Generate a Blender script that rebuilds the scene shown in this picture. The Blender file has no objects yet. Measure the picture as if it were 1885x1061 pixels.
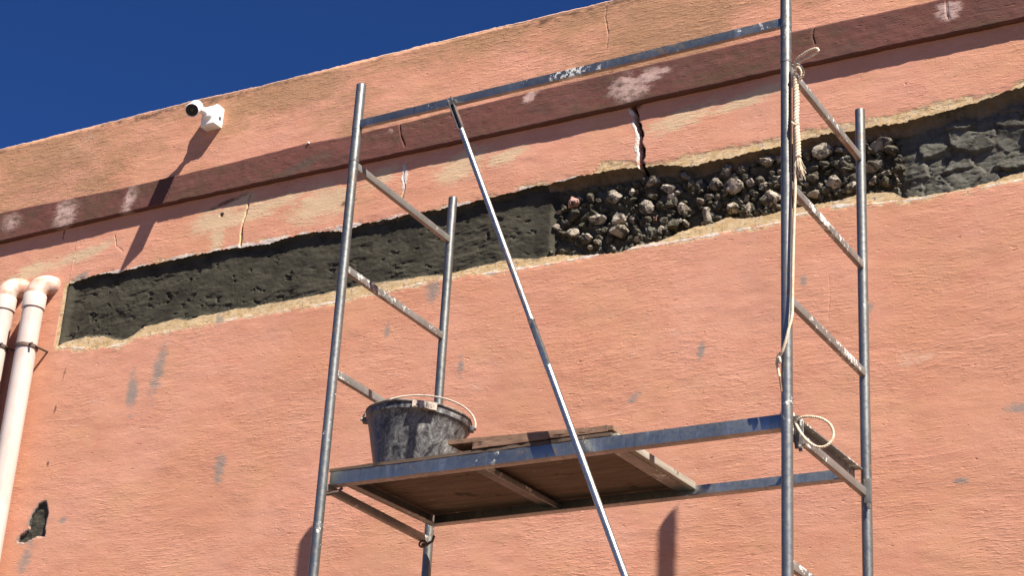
import bpy, bmesh, math, random
import numpy as np
from mathutils import Vector, Matrix
random.seed(7); RN = np.random.RandomState(11)
S = bpy.context.scene
COL = S.collection
R = math.radians

# ------------------------------------------------------------------ camera
FPX = 3462.9; PW, PH = 1885.0, 1061.0
YAW, PIT, ROL = 0.531087, 0.415961, 0.063235
YW = 6.53197; EYE = 1.55
CAMP = np.array([0.0, -YW, EYE])
cy, sy, cp, sp = math.cos(YAW), math.sin(YAW), math.cos(PIT), math.sin(PIT)
F_ = np.array([-sy*cp, cy*cp, sp]); r_ = np.array([cy, sy, 0]); u_ = np.cross(r_, F_)
cr, sr = math.cos(ROL), math.sin(ROL)
R_ = cr*r_ + sr*u_; U_ = -sr*r_ + cr*u_
cd = bpy.data.cameras.new('camera'); cam = bpy.data.objects.new('camera', cd); COL.objects.link(cam)
cd.sensor_fit = 'HORIZONTAL'; cd.sensor_width = 36; cd.lens = 36*FPX/PW
cd.clip_start = .05; cd.clip_end = 3000
M = Matrix(((R_[0], U_[0], -F_[0], CAMP[0]), (R_[1], U_[1], -F_[1], CAMP[1]), (R_[2], U_[2], -F_[2], CAMP[2]), (0, 0, 0, 1)))
cam.matrix_world = M
S.camera = cam

# ------------------------------------------------------------------ light
SUN = np.array([2.009, -1.0, 2.797]); SUN /= np.linalg.norm(SUN)
elev = math.asin(SUN[2]); az = math.atan2(SUN[0], SUN[1])
wd = bpy.data.worlds.new("World"); S.world = wd; wd.use_nodes = True
wn = wd.node_tree.nodes; bg = wn['Background']
sk = wn.new('ShaderNodeTexSky'); sk.sky_type = 'NISHITA'; sk.sun_disc = False
sk.sun_elevation = elev; sk.sun_rotation = az
sk.altitude = 3000; sk.air_density = 0.5; sk.dust_density = 0.0; sk.ozone_density = 10.0
gm = wn.new('ShaderNodeHueSaturation'); gm.inputs['Saturation'].default_value = 1.10; gm.inputs['Hue'].default_value = .507
wd.node_tree.links.new(sk.outputs[0], gm.inputs['Color']); wd.node_tree.links.new(gm.outputs[0], bg.inputs[0]); bg.inputs[1].default_value = 0.064
sl = bpy.data.lights.new('sun', 'SUN'); sl.energy = 5.0; sl.angle = R(.53); sl.color = (1.0, .95, .86)
so = bpy.data.objects.new('sun', sl); COL.objects.link(so)
so.rotation_euler = Vector(SUN).to_track_quat('Z', 'Y').to_euler(); so.location = (6, -8, 12)
S.view_settings.view_transform = 'Standard'; S.view_settings.look = 'None'
S.view_settings.exposure = 1.36; S.view_settings.gamma = 1
S.render.engine = 'CYCLES'

# ------------------------------------------------------------------ helpers
def ray(u, v):
    return F_ + R_*(u-PW/2)/FPX - U_*(v-PH/2)/FPX
def onY(u, v, Y=0.0):
    d = ray(u, v); return CAMP + d*(Y-CAMP[1])/d[1]
def onZ(u, v, Z):
    d = ray(u, v); return CAMP + d*(Z-CAMP[2])/d[2]
def line(pts, Y=0.0):
    """photo line -> world (x, z) arrays on the plane y=Y, extended with its end slopes"""
    p = np.array([onY(u, v, Y)[[0, 2]] for u, v in pts])
    p = p[np.argsort(p[:, 0])]
    return p
def ev(p, x):
    z = np.interp(x, p[:, 0], p[:, 1])
    n = max(2, len(p)//2)
    s = np.polyfit(p[:, 0], p[:, 1], 1)[0]
    z = z + np.where(x < p[0, 0], (x-p[0, 0])*s, 0) + np.where(x > p[-1, 0], (x-p[-1, 0])*s, 0)
    return z

def hsh(ix, iy, s):
    h = (ix*374761393 + iy*668265263 + s*2147483647) & 0xffffffff
    h = ((h ^ (h >> 13))*1274126177) & 0xffffffff
    return ((h ^ (h >> 16)) & 0xffff)/65535.0
def vn(x, y, s=0):
    ix = np.floor(x).astype(np.int64); iy = np.floor(y).astype(np.int64)
    fx = x-ix; fy = y-iy; fx = fx*fx*(3-2*fx); fy = fy*fy*(3-2*fy)
    a = hsh(ix, iy, s); b = hsh(ix+1, iy, s); c = hsh(ix, iy+1, s); d = hsh(ix+1, iy+1, s)
    return (a*(1-fx)+b*fx)*(1-fy)+(c*(1-fx)+d*fx)*fy
def fbm(x, y, o=4, s=0, g=.5):
    x = np.asarray(x, float); y = np.asarray(y, float)
    t = np.zeros(np.broadcast(x, y).shape); a = 1; n = 0
    for k in range(o):
        t += a*(vn(x*2**k+17.3*k, y*2**k+5.1*k, s+k)-.5)*2; n += a; a *= g
    return t/n
def voro(X, Y, s=0):
    """cell value, cell tilt and distance to the cell border of a jittered grid"""
    ix = np.floor(X).astype(np.int64); iy = np.floor(Y).astype(np.int64)
    d1 = np.full(X.shape, 9.); d2 = d1.copy(); r = d1*0; tx = d1*0; ty = d1*0
    for i in (-1, 0, 1):
        for j in (-1, 0, 1):
            a = ix+i; b = iy+j; px = a+.1+.8*hsh(a, b, s+1); py = b+.1+.8*hsh(a, b, s+2); d = np.hypot(X-px, Y-py); c = d < d1
            d2 = np.where(c, d1, np.minimum(d2, d)); r = np.where(c, hsh(a, b, s+3), r); tx = np.where(c, X-px, tx); ty = np.where(c, Y-py, ty); d1 = np.where(c, d, d1)
    return r, tx, ty, d2-d1, d1
def smooth(a, b, x):
    t = np.clip((x-a)/(b-a), 0, 1); return t*t*(3-2*t)

def tag(o, label=None, cat=None, group=None, kind=None):
    if label: o['label'] = label
    if cat: o['category'] = cat
    if group: o['group'] = group
    if kind: o['kind'] = kind
    return o
def empty(name, loc, label, cat, group=None):
    o = bpy.data.objects.new(name, None); COL.objects.link(o); o.location = loc; o.empty_display_size = .1
    return tag(o, label, cat, group)
def link(name, me, mat, parent=None, label=None, smooth_=False):
    if mat is not None: me.materials.append(mat)
    o = bpy.data.objects.new(name, me); COL.objects.link(o)
    if parent is not None:
        o.parent = parent
        o.matrix_parent_inverse = Matrix.Translation(Vector(base_of(parent))).inverted()
    if smooth_: me.polygons.foreach_set('use_smooth', [True]*len(me.polygons))
    if label: o['label'] = label
    return o
def base_of(p):
    return Vector(p.location) if p.parent is None else Vector((0, 0, 0))   # meshes are built in world coordinates
def frombm(name, bm, mat, parent=None, sm=None, label=None):
    me = bpy.data.meshes.new(name); bm.normal_update(); bm.to_mesh(me); bm.free()
    o = link(name, me, mat, parent, label)
    if sm is not None:
        me.polygons.foreach_set('use_smooth', [True]*len(me.polygons))
        try: me.set_sharp_from_angle(angle=R(sm))
        except Exception: pass
    return o
def grid(name, X, Y, Z, mat, parent=None, attrs={}, flip=False, sm=True):
    """rows x cols arrays -> one sheet"""
    n, m = X.shape
    co = np.stack([X, Y, Z], -1).reshape(-1, 3)
    i = np.arange(n*m).reshape(n, m)
    q = np.stack([i[:-1, :-1], i[1:, :-1], i[1:, 1:], i[:-1, 1:]], -1).reshape(-1, 4)
    if flip: q = q[:, ::-1]
    me = bpy.data.meshes.new(name)
    me.vertices.add(n*m); me.vertices.foreach_set('co', co.ravel())
    nf = len(q); me.loops.add(nf*4); me.loops.foreach_set('vertex_index', q.ravel().astype(np.int32))
    me.polygons.add(nf); me.polygons.foreach_set('loop_start', np.arange(0, nf*4, 4, dtype=np.int32))
    me.update(calc_edges=True); me.validate()
    for k, a in attrs.items():
        at = me.attributes.new(k, 'FLOAT', 'POINT'); at.data.foreach_set('value', np.ascontiguousarray(a, dtype=np.float32).ravel())
    return link(name, me, mat, parent, smooth_=sm)

def bar_bm(bm, a, b, w, h, up=(0, 0, 1), bev=.0015, w2=None):
    """box from a to b; w across, h along 'up'"""
    a = Vector(a); b = Vector(b); d = (b-a).normalized(); up = Vector(up)
    s = d.cross(up).normalized(); t = s.cross(d).normalized()
    vs = []
    for p in (a, b):
        for i, j in ((-1, -1), (1, -1), (1, 1), (-1, 1)):
            vs.append(bm.verts.new(p + s*(i*w/2) + t*(j*h/2)))
    f = [(3, 2, 1, 0), (4, 5, 6, 7), (0, 1, 5, 4), (1, 2, 6, 5), (2, 3, 7, 6), (3, 0, 4, 7)]
    fs = [bm.faces.new([vs[k] for k in q]) for q in f]
    if bev:
        es = list({e for g in fs for e in g.edges})
        bmesh.ops.bevel(bm, geom=es, offset=bev, segments=2, profile=.6, affect='EDGES')
def tube_bm(bm, pts, r, n=14, cap=True, hollow=False, closed=False):
    pts = [Vector(p) for p in pts]; N = len(pts)
    rr = r if hasattr(r, '__len__') else [r]*N
    rings = []; prev = None
    for i, p in enumerate(pts):
        if closed: d = (pts[(i+1) % N]-pts[i-1]).normalized()
        else: d = (pts[min(i+1, N-1)]-pts[max(i-1, 0)]).normalized()
        if prev is None:
            s = d.orthogonal().normalized()
        else:
            s = (prev - d*prev.dot(d)).normalized()
        prev = s; t = d.cross(s)
        rings.append([bm.verts.new(p+(s*math.cos(2*math.pi*k/n)+t*math.sin(2*math.pi*k/n))*rr[i]) for k in range(n)])
    for i in range(N if closed else N-1):
        A = rings[i]; B = rings[(i+1) % N]
        for k in range(n): bm.faces.new((A[k], A[(k+1) % n], B[(k+1) % n], B[k]))
    if cap and not closed:
        for ring, d, fl in ((rings[0], pts[0]-pts[1], True), (rings[-1], pts[-1]-pts[-2], False)):
            if hollow:
                d = d.normalized(); c = sum((v.co for v in ring), Vector())/n
                inn = [bm.verts.new(c+(v.co-c)*.86) for v in ring]
                dp = [bm.verts.new(v.co-d*.05) for v in inn]
                for A, B in ((ring, inn), (inn, dp)):
                    for k in range(n):
                        q = (A[k], A[(k+1) % n], B[(k+1) % n], B[k]); bm.faces.new(q if not fl else q[::-1])
                bm.faces.new(dp if not fl else dp[::-1])
            else:
                bm.faces.new(ring if not fl else ring[::-1])
def lathe_bm(bm, prof, n=48, c=(0, 0, 0), axis=(0, 0, 1)):
    q = Vector((0, 0, 1)).rotation_difference(Vector(axis)); c = Vector(c); rings = []
    for r, z in prof:
        if r < 1e-6: rings.append([bm.verts.new(c+q@Vector((0, 0, z)))])
        else: rings.append([bm.verts.new(c+q@Vector((r*math.cos(2*math.pi*k/n), r*math.sin(2*math.pi*k/n), z))) for k in range(n)])
    for A, B in zip(rings, rings[1:]):
        for k in range(n):
            a = A[k % len(A)]; b = A[(k+1) % len(A)]; c2 = B[(k+1) % len(B)]; d = B[k % len(B)]
            f = []
            for v in (a, b, c2, d):
                if v not in f: f.append(v)
            if len(f) > 2: bm.faces.new(f)
def fin(bm): bmesh.ops.recalc_face_normals(bm, faces=bm.faces[:]); return bm

# ------------------------------------------------------------------ materials
class NT:
    def __init__(s, name, rough=.8, metal=0., spec=.3):
        s.m = bpy.data.materials.new(name); s.m.use_nodes = True; s.n = s.m.node_tree.nodes; s.l = s.m.node_tree.links
        s.b = s.n['Principled BSDF']; s.b.inputs['Roughness'].default_value = rough; s.b.inputs['Metallic'].default_value = metal
        s.b.inputs['Specular IOR Level'].default_value = spec
        s.tc = s.n.new('ShaderNodeTexCoord').outputs['Object']
    def put(s, sock, v):
        if isinstance(v, bpy.types.NodeSocket): s.l.new(v, sock)
        elif isinstance(v, (tuple, list)): sock.default_value = tuple(v)+((1.,) if len(v) == 3 and len(sock.default_value) == 4 else ())
        else: sock.default_value = v
    def mp(s, scale, vec=None, loc=(0, 0, 0), rot=(0, 0, 0)):
        n = s.n.new('ShaderNodeMapping'); s.put(n.inputs[0], vec or s.tc)
        n.inputs['Scale'].default_value = scale; n.inputs['Location'].default_value = loc; n.inputs['Rotation'].default_value = rot
        return n.outputs[0]
    def noise(s, scale, det=4, rough=.55, vec=None, dist=0., col=False):
        n = s.n.new('ShaderNodeTexNoise'); s.put(n.inputs['Vector'], vec or s.tc); n.inputs['Scale'].default_value = scale
        n.inputs['Detail'].default_value = det; n.inputs['Roughness'].default_value = rough; n.inputs['Distortion'].default_value = dist
        return n.outputs['Color' if col else 'Fac']
    def voro(s, scale, vec=None, feat='F1', out='Distance'):
        n = s.n.new('ShaderNodeTexVoronoi'); n.feature = feat; s.put(n.inputs['Vector'], vec or s.tc); n.inputs['Scale'].default_value = scale
        return n.outputs[out]
    def math(s, op, a, b=0., clamp=False):
        n = s.n.new('ShaderNodeMath'); n.operation = op; n.use_clamp = clamp; s.put(n.inputs[0], a); s.put(n.inputs[1], b); return n.outputs[0]
    def rng(s, v, a, b, c=0., d=1.):
        n = s.n.new('ShaderNodeMapRange'); n.interpolation_type = 'SMOOTHSTEP'; s.put(n.inputs[0], v)
        for k, x in zip((1, 2, 3, 4), (a, b, c, d)): n.inputs[k].default_value = x
        return n.outputs[0]
    def mix(s, f, a, b, mode='MIX'):
        n = s.n.new('ShaderNodeMix'); n.data_type = 'RGBA'; n.blend_type = mode; s.put(n.inputs[0], f); s.put(n.inputs[6], a); s.put(n.inputs[7], b); return n.outputs[2]
    def attr(s, name):
        n = s.n.new('ShaderNodeAttribute'); n.attribute_name = name; return n.outputs['Fac']
    def bump(s, h, dist, strength=1., prev=None):
        n = s.n.new('ShaderNodeBump'); n.inputs['Strength'].default_value = strength; n.inputs['Distance'].default_value = dist
        s.put(n.inputs['Height'], h)
        if prev is not None: s.put(n.inputs['Normal'], prev)
        s.l.new(n.outputs[0], s.b.inputs['Normal']); return n.outputs[0]
    def col(s, c): s.put(s.b.inputs['Base Color'], c)
    def ro(s, c): s.put(s.b.inputs['Roughness'], c)

def plaster(name, a, b, c, streak=1., tint=(.56, .285, .168)):
    """painted lime plaster: a/b/c paint tones; masks from vertex attributes"""
    t = NT(name, .9, 0, .15)
    wv = t.n.new('ShaderNodeVectorMath'); wv.operation = 'MULTIPLY_ADD'
    t.put(wv.inputs[0], t.noise(1.7, 3, .5, col=True)); wv.inputs[1].default_value = (.20, .0, .075); t.put(wv.inputs[2], t.tc)
    W = wv.outputs[0]
    big = t.noise(1.3, 5, .6); med = t.noise(7, 5, .65, vec=t.mp((.6, 1, 1.4)))
    base = t.mix(t.rng(big, .38, .60), a, b)
    base = t.mix(t.rng(med, .42, .72, 0, .7), base, c)
    fine = t.noise(60, 6, .75, vec=t.mp((.5, 1, 1.6), W))
    base = t.mix(t.rng(t.noise(3.1, 5, .65, vec=t.mp((1, 1, 1), loc=(4, 2, 9))), .5, .68, 0, .7), base, tint)
    rain = t.noise(3.2, 5, .6, vec=t.mp((1, 1, .12))); base = t.mix(t.rng(rain, .52, .68, 0, .28), base, tuple(x*.84 for x in b)); base = t.mix(t.rng(rain, .44, .30, 0, .30), base, tuple(min(1, x*1.06+.02) for x in b))
    base = t.mix(t.rng(fine, .3, .75, 0, .35), base, tuple(x*.72 for x in a))
    # paler streaks of thin paint
    st = t.noise(9, 6, .7, vec=t.mp((.22, 1, 3.2), W))
    base = t.mix(t.rng(st, .5, .75, 0, .4), base, tuple(min(1, x*1.16+.03) for x in b))
    edge = t.noise(38, 7, .8); edge2 = t.noise(14, 6, .7, vec=t.mp((.5, 1, 1.4)))
    brush = t.noise(34, 5, .7, vec=t.mp((.35, 1, 1.5)))
    en = t.math('ADD', t.math('ADD', t.math('MULTIPLY', t.math('SUBTRACT', edge, .5), .55), t.math('MULTIPLY', t.math('SUBTRACT', brush, .5), .7)), t.math('MULTIPLY', t.math('SUBTRACT', edge2, .5), 1.1))
    def mask(n, lo=.45, hi=.58, mx=1.):
        return t.rng(t.math('ADD', t.attr(n), en), lo, hi, 0, mx)
    base = t.mix(mask('ochre', .10, 1.0, .85), base, (.335, .185, .10)); base = t.mix(mask('scrape', .34, .72, .88), base, (.545, .39, .245))
    base = t.mix(mask('pale', .4, .9, .65), base, (.60, .43, .33))
    mud_shade = t.mix(t.rng(t.noise(22, 6, .7), .35, .65), (.50, .33, .155), (.62, .46, .28))
    mud_shade = t.mix(t.rng(t.noise(48, 6, .75), .52, .64, 0, .85), mud_shade, (.21, .165, .115)); mud_shade = t.mix(t.rng(t.noise(70, 4, .7), .60, .68, 0, .7), mud_shade, (.66, .58, .48))
    base = t.mix(mask('yellow'), base, mud_shade)
    wlo, whi, wmx, wc = (.45, .58, 1., 1.) if streak == 1. else (.36, .66, .85, .8)
    wh = t.mix(t.rng(t.noise(50, 5, .7), .35, .7), (.52*wc, .42*wc*wc, .36*wc*wc), (.68*wc, .60*wc*wc, .53*wc*wc))
    base = t.mix(mask('white', wlo, whi, wmx), base, wh)
    base = t.mix(mask('smear', .36, .78, .78), base, (.235, .205, .18) if streak == 1. else (.088, .070, .054))
    base = t.mix(mask('dark', .4, .7, .85), base, (.10, .055, .035))
    base = t.mix(mask('cement', .45, .52), base, t.mix(t.rng(fine, .4, .6), (.040, .036, .027), (.066, .060, .046)))  # real cement in the hole, painted-in shade inside the main crack
    t.col(base)
    # trowel relief
    s1 = t.noise(10, 6, .62, vec=t.mp((.45, 1, 3.4), W)); s2 = t.noise(30, 5, .6, vec=t.mp((.4, 1, 2.2), W), dist=.6)
    s3 = t.noise(130, 5, .7); s4 = t.voro(26, vec=t.mp((.55, 1, 1.7), W))
    s1 = t.noise(33, 5, .6, vec=t.mp((.40, 1, 2.3), W)); s2 = t.noise(66, 4, .6, vec=t.mp((.38, 1, 2.0), W), dist=.4)
    amt = t.rng(t.noise(2.4, 4, .6), .38, .66, .16, 1.)
    h = t.math('ADD', t.math('MULTIPLY', t.rng(s1, .45, .72), .30*streak), t.math('MULTIPLY', t.rng(s2, .52, .70), .42*streak))
    amt = t.math('ADD', amt, t.math('MULTIPLY', t.attr('ochre'), .9)); h = t.math('MULTIPLY', h, amt)
    h = t.math('ADD', h, t.math('MULTIPLY', s3, .30)); h = t.math('ADD', h, t.math('MULTIPLY', t.rng(s4, 0, .25), .10))
    # scattered pits and hairlines left by the trowel
    pit = t.noise(55, 2, .5, vec=t.mp((.35, 1, 1.5), W)); h = t.math('SUBTRACT', h, t.math('MULTIPLY', t.rng(pit, .66, .76), .8))
    h = t.math('ADD', h, t.math('MULTIPLY', mask('white'), .4)); h = t.math('SUBTRACT', h, t.math('MULTIPLY', mask('yellow'), .6))
    t.bump(h, .0033, 1.)
    return t.m

M_wall = plaster('painted_plaster', (.555, .258, .156), (.60, .293, .200), (.525, .222, .150))
M_cor = plaster('maroon_plaster', (.125, .052, .042), (.150, .058, .046), (.090, .047, .037), .8, (.155, .062, .046))

def m_cement():
    t = NT('wet_cement', .85, 0, .3)
    n = t.noise(9, 6, .65); n2 = t.noise(60, 6, .7)
    c = t.mix(t.rng(n, .3, .7), (.0205, .0165, .0085), (.042, .0355, .0205))
    c = t.mix(t.math('MULTIPLY', t.attr('dry'), t.rng(n, .25, .6)), c, (.125, .115, .09))
    c = t.mix(t.rng(n2, .55, .75, 0, .5), c, (.06, .055, .043))
    mud_shade = t.mix(t.rng(t.noise(25, 6, .75), .35, .65), (.11, .075, .045), (.17, .12, .075)); mud_shade = t.mix(t.rng(t.attr('low'), .3, .6), mud_shade, (.60, .43, .23)); mud_shade = t.mix(t.rng(t.noise(55, 6, .75), .52, .64, 0, .8), mud_shade, (.13, .10, .07))  # upper lip: underside shade painted in as dark brown; lower lip keeps its yellow
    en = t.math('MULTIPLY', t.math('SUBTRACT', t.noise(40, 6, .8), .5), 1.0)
    c = t.mix(t.rng(t.math('ADD', t.attr('lip'), en), .42, .58), c, mud_shade)
    c = t.mix(t.rng(t.math('ADD', t.attr('smear'), en), .42, .6, 0, .85), c, (.10, .095, .08))
    t.col(c)
    h = t.math('ADD', t.math('MULTIPLY', t.noise(30, 6, .65, vec=t.mp((.6, 1, 1.3))), .5), t.math('MULTIPLY', n2, .35))
    t.bump(h, .006, 1.)
    return t.m
M_cem = m_cement()

def m_stone(name, a, b):
    t = NT(name, .9, 0, .2)
    n = t.noise(30, 6, .7); n2 = t.noise(120, 4, .7)
    c = t.mix(t.rng(n, .35, .65), a, b); c = t.mix(t.rng(n2, .55, .7, 0, .5), c, tuple(x*.5 for x in a))
    c = t.mix(t.rng(t.noise(17, 5, .75), .50, .56, 0, .9), c, (.05, .044, .031))
    t.col(c); t.bump(t.math('ADD', n, t.math('MULTIPLY', n2, .5)), .008, 1.)
    return t.m
M_st = [m_stone('grey_rubble', (.19, .155, .12), (.33, .28, .23)), m_stone('pale_rubble', (.29, .235, .18), (.46, .39, .31)),
        m_stone('rosy_rubble', (.42, .20, .15), (.50, .30, .24)), m_stone('mortar_lump', (.068, .058, .038), (.125, .108, .078))]

def m_metal(name, base, base2, rough=.38, metal=.85, splat=.7, sc=1., spl=(.55, .53, .49), vert=False):
    t = NT(name, rough, metal, .5)
    n = t.noise(5*sc, 6, .7, vec=t.mp((1, 1, .35))); n2 = t.noise(55*sc, 5, .7)
    c = t.mix(t.rng(n, .3, .7), base, base2); c = t.mix(t.rng(n2, .5, .75, 0, .4), c, tuple(x*.6 for x in base))
    sp_ = t.rng(t.math('ADD', t.math('MULTIPLY', t.noise(38, 5, .8), .6), t.math('MULTIPLY', t.noise(4, 3, .5), .5)), splat, splat+.03)
    rust = t.rng(t.math('ADD', t.math('MULTIPLY', t.noise(30, 5, .8), .55), t.math('MULTIPLY', t.noise(3.1, 3, .5, vec=t.mp((1, 1, 1), loc=(3, 5, 1))), .5)), .60, .67, 0, .75)
    if vert:
        st = t.noise(26, 4, .6, vec=t.mp((1, .3, .12))); c = t.mix(t.rng(st, .56, .70, 0, .55), c, (.40, .42, .42)); c = t.mix(t.rng(st, .40, .30, 0, .6), c, (.11, .12, .12))
    c = t.mix(rust, c, (.17, .09, .05)); c = t.mix(sp_, c, spl); t.col(c)
    mt = t.math('MULTIPLY', t.math('SUBTRACT', 1., sp_), metal); mt = t.math('MULTIPLY', mt, t.math('SUBTRACT', 1., t.math('MULTIPLY', rust, .8)))
    t.put(t.b.inputs['Metallic'], mt)
    t.ro(t.math('ADD', t.rng(n2, .3, .8, rough-.06, rough+.14), t.math('MULTIPLY', sp_, .4)))
    t.bump(t.math('ADD', t.noise(25*sc, 3, .5), t.math('MULTIPLY', sp_, .5)), .0012, .6)
    return t.m
M_tube = m_metal('galvanised_tube', (.17, .17, .155), (.27, .265, .245), .42, .85, .675)
M_beam = m_metal('galvanised_beam', (.215, .225, .22), (.31, .315, .30), .40, .88, .70, vert=True)
M_beam2 = m_metal('splashed_beam', (.17, .18, .18), (.26, .27, .27), .38, .85, .64, vert=True)
M_rung = m_metal('worn_rung_steel', (.19, .18, .165), (.28, .265, .245), .5, .6, .60)
M_chrome = m_metal('bright_tube', (.31, .31, .29), (.40, .39, .37), .37, .95, .74)
M_dark = m_metal('dark_steel', (.10, .095, .09), (.16, .15, .14), .55, .6, .72)
M_rust = m_metal('rusty_strap', (.075, .05, .038), (.11, .07, .052), .7, .2, .8)

def m_wood(name, a, b, ax=0, rough=.85, spots=True):
    t = NT(name, rough, 0, .2)
    sc = [(6, 55, 55), (55, 6, 55)][ax]
    g = t.noise(1, 6, .65, vec=t.mp(sc), dist=.3); c = t.mix(t.rng(g, .3, .7), a, b)
    if spots: c = t.mix(t.rng(t.noise(9, 4, .6, vec=t.mp((.7, 1, 1))), .60, .68, 0, .8), c, tuple(x*.3 for x in a))
    c = t.mix(t.rng(t.noise(30, 5, .8), .62, .7, 0, .6), c, (.38, .33, .27))
    t.col(c); t.bump(g, .002, .8); return t.m
M_ply = m_wood('stained_plywood', (.088, .060, .042), (.145, .100, .070))
M_plyedge = m_wood('weathered_board', (.21, .175, .135), (.32, .28, .225), 1)
M_plank = m_wood('brown_plank', (.17, .095, .062), (.27, .165, .11))

def m_plain(name, c, rough=.6, n=.12, sc=30, spec=.4, metal=0, bump=.0004, c2=None, th=(.5, .75)):
    t = NT(name, rough, metal, spec); q = t.noise(sc, 5, .7)
    t.col(t.mix(t.rng(q, th[0], th[1]), c, c2 or tuple(x*(1-n) for x in c))); t.bump(q, bump, .6); return t.m
M_white = m_plain('white_housing', (.80, .80, .78), .35, .1)
M_black = m_plain('black_faceplate', (.012, .011, .011), .18, .1, bump=.0001)
M_lens = m_plain('camera_glass', (.004, .004, .006), .04, .1, spec=.8, bump=0)
def m_pvc():
    t = NT('white_pipe_plastic', .35, 0, .4)
    n = t.noise(9, 5, .7, vec=t.mp((1, 1, .5)))
    c = t.mix(t.rng(n, .42, .7), (.50, .415, .37), (.45, .345, .295))
    c = t.mix(t.rng(t.noise(24, 6, .8), .62, .70, 0, .8), c, (.60, .34, .25)); t.col(c); t.bump(t.noise(60, 4, .6), .0006, .6); return t.m
M_pvc = m_pvc()
def m_pvc2():
    t = NT('paint_stained_elbow', .5, 0, .3)
    c = t.mix(t.rng(t.noise(14, 5, .7), .40, .62), (.47, .375, .31), (.40, .21, .15)); t.col(c); t.bump(t.noise(60, 4, .6), .001, .8); return t.m
M_elb = m_pvc2()
def m_bucket():
    t = NT('dirty_black_rubber', .5, 0, .5)
    n = t.noise(22, 7, .75, dist=1.2, vec=t.mp((1, 1, .8))); n2 = t.noise(7, 4, .6); n3 = t.noise(70, 5, .8, dist=.8)
    f = t.math('ADD', t.math('MULTIPLY', n, .55), t.math('ADD', t.math('MULTIPLY', n2, .2), t.math('MULTIPLY', n3, .25)))
    c = t.mix(t.rng(f, .42, .57), (.018, .017, .019), (.15, .145, .138)); c = t.mix(t.rng(f, .535, .63), c, (.34, .325, .29))
    t.col(c); t.ro(t.rng(f, .4, .6, .35, .8)); t.bump(f, .003, .8); return t.m
M_buck = m_bucket()
M_rim = m_plain('mortar_caked_rim', (.42, .34, .27), .85, .3, 40, bump=.004, c2=(.06, .05, .045), th=(.45, .62))
M_rim2 = m_plain('worn_bucket_rim', (.19, .155, .125), .7, .3, 30, bump=.002, c2=(.05, .045, .04), th=(.42, .6))
M_bail = m_plain('rusty_wire', (.45, .38, .30), .6, .3, 60, c2=(.16, .09, .06))
def m_rope():
    t = NT('hemp_rope', .9, 0, .1)
    c = t.mix(t.rng(t.noise(60, 5, .7), .35, .65), (.56, .43, .29), (.76, .63, .47)); t.col(c)
    t.bump(t.noise(400, 3, .7), .002, .8); return t.m
M_rope = m_rope()
def m_ground():
    t = NT('worn_paving', .9, 0, .2)
    c = t.mix(t.rng(t.noise(.4, 6, .6), .35, .65), (.115, .088, .062), (.135, .105, .076)); c = t.mix(t.rng(t.noise(20, 6, .7), .5, .7), c, (.07, .062, .054))
    t.col(c); t.bump(t.noise(40, 5, .7), .01, .6); return t.m
M_ground = m_ground()

# ------------------------------------------------------------------ setting: ground
gx, gy = np.meshgrid(np.array([-800, -60, -20, -8, 0, 8, 20, 60, 800.]), np.array([-800, -60, -20, -8, 0, 8, 20, 60, 800.]))
g = grid('ground', gx, gy, gx*0, M_ground, flip=True); tag(g, kind='structure')

# ------------------------------------------------------------------ traced lines of the wall
top_l = line([(0, 273), (200, 224), (338, 188), (480, 157), (623, 120), (760, 86), (900, 52), (1120, 0)])
cor_b = line([(0, 444.5), (264, 383), (560, 319), (726, 284), (1000, 226), (1400, 136), (1598, 92), (1885, 32)], -.03)
cor_t = line([(0, 392), (222, 347), (400, 306), (560, 265), (640, 251), (1000, 163.5), (1400, 71), (1725, 0)], -.03)
up_l = line([(122, 530), (127, 522), (153, 513), (185, 505), (222, 501), (264, 489), (296, 484), (338, 475), (380, 466), (422, 458), (449, 455), (491, 450), (522, 439),
  (560, 430), (601, 425), (635, 425), (668, 412), (726, 402), (767, 392), (817, 385), (850, 377), (884, 369), (913, 361), (950, 352), (980, 344), (1008, 340), (1065, 325),
  (1107, 316), (1161, 308), (1184, 308), (1215, 304), (1251, 306), (1274, 306), (1300, 299), (1319, 294), (1356, 287), (1390, 278), (1438, 268), (1479, 257), (1519, 247),
  (1574, 240), (1598, 234), (1645, 228), (1717, 210), (1796, 190), (1843, 172), (1885, 158)])
lo_l = line([(104, 636), (132, 628), (158, 621), (190, 619), (222, 628), (243, 619), (264, 603), (296, 595), (327, 587), (346, 590), (369, 582), (401, 578), (422, 571),
  (464, 566), (501, 558), (549, 550), (591, 542), (643, 531), (684, 522), (726, 518), (759, 512), (792, 508), (825, 506), (867, 493), (908, 485), (933, 477), (966, 477),
  (1008, 474), (1025, 470), (1093, 469), (1138, 465), (1178, 450), (1223, 441), (1251, 427), (1271, 420), (1314, 410), (1336, 401), (1376, 403), (1404, 397), (1463, 384),
  (1539, 368), (1598, 356), (1643, 354), (1660, 364), (1717, 358), (1796, 344), (1835, 332), (1859, 321), (1885, 317)])
yel_b = line([(95, 641), (174, 646), (222, 638), (248, 625), (296, 616), (369, 603), (449, 587), (528, 574), (633, 556), (700, 543), (809, 518), (892, 508), (980, 494),
  (1028, 486), (1087, 475), (1150, 463), (1192, 455), (1235, 449), (1291, 439), (1348, 429), (1438, 412), (1463, 400), (1539, 382), (1598, 379), (1641, 374), (1680, 370), (1756, 358), (1885, 334)])
yel_t = line([(120, 515), (222, 494), (338, 468), (450, 447), (560, 424), (668, 405), (767, 386), (850, 371), (950, 345), (1008, 334), (1093, 313), (1107, 302), (1161, 297), (1195, 301), (1235, 294),
  (1263, 285), (1319, 274), (1376, 263), (1438, 254), (1479, 241), (1574, 226), (1598, 220), (1677, 202), (1756, 184), (1843, 168), (1885, 148)])
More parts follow.
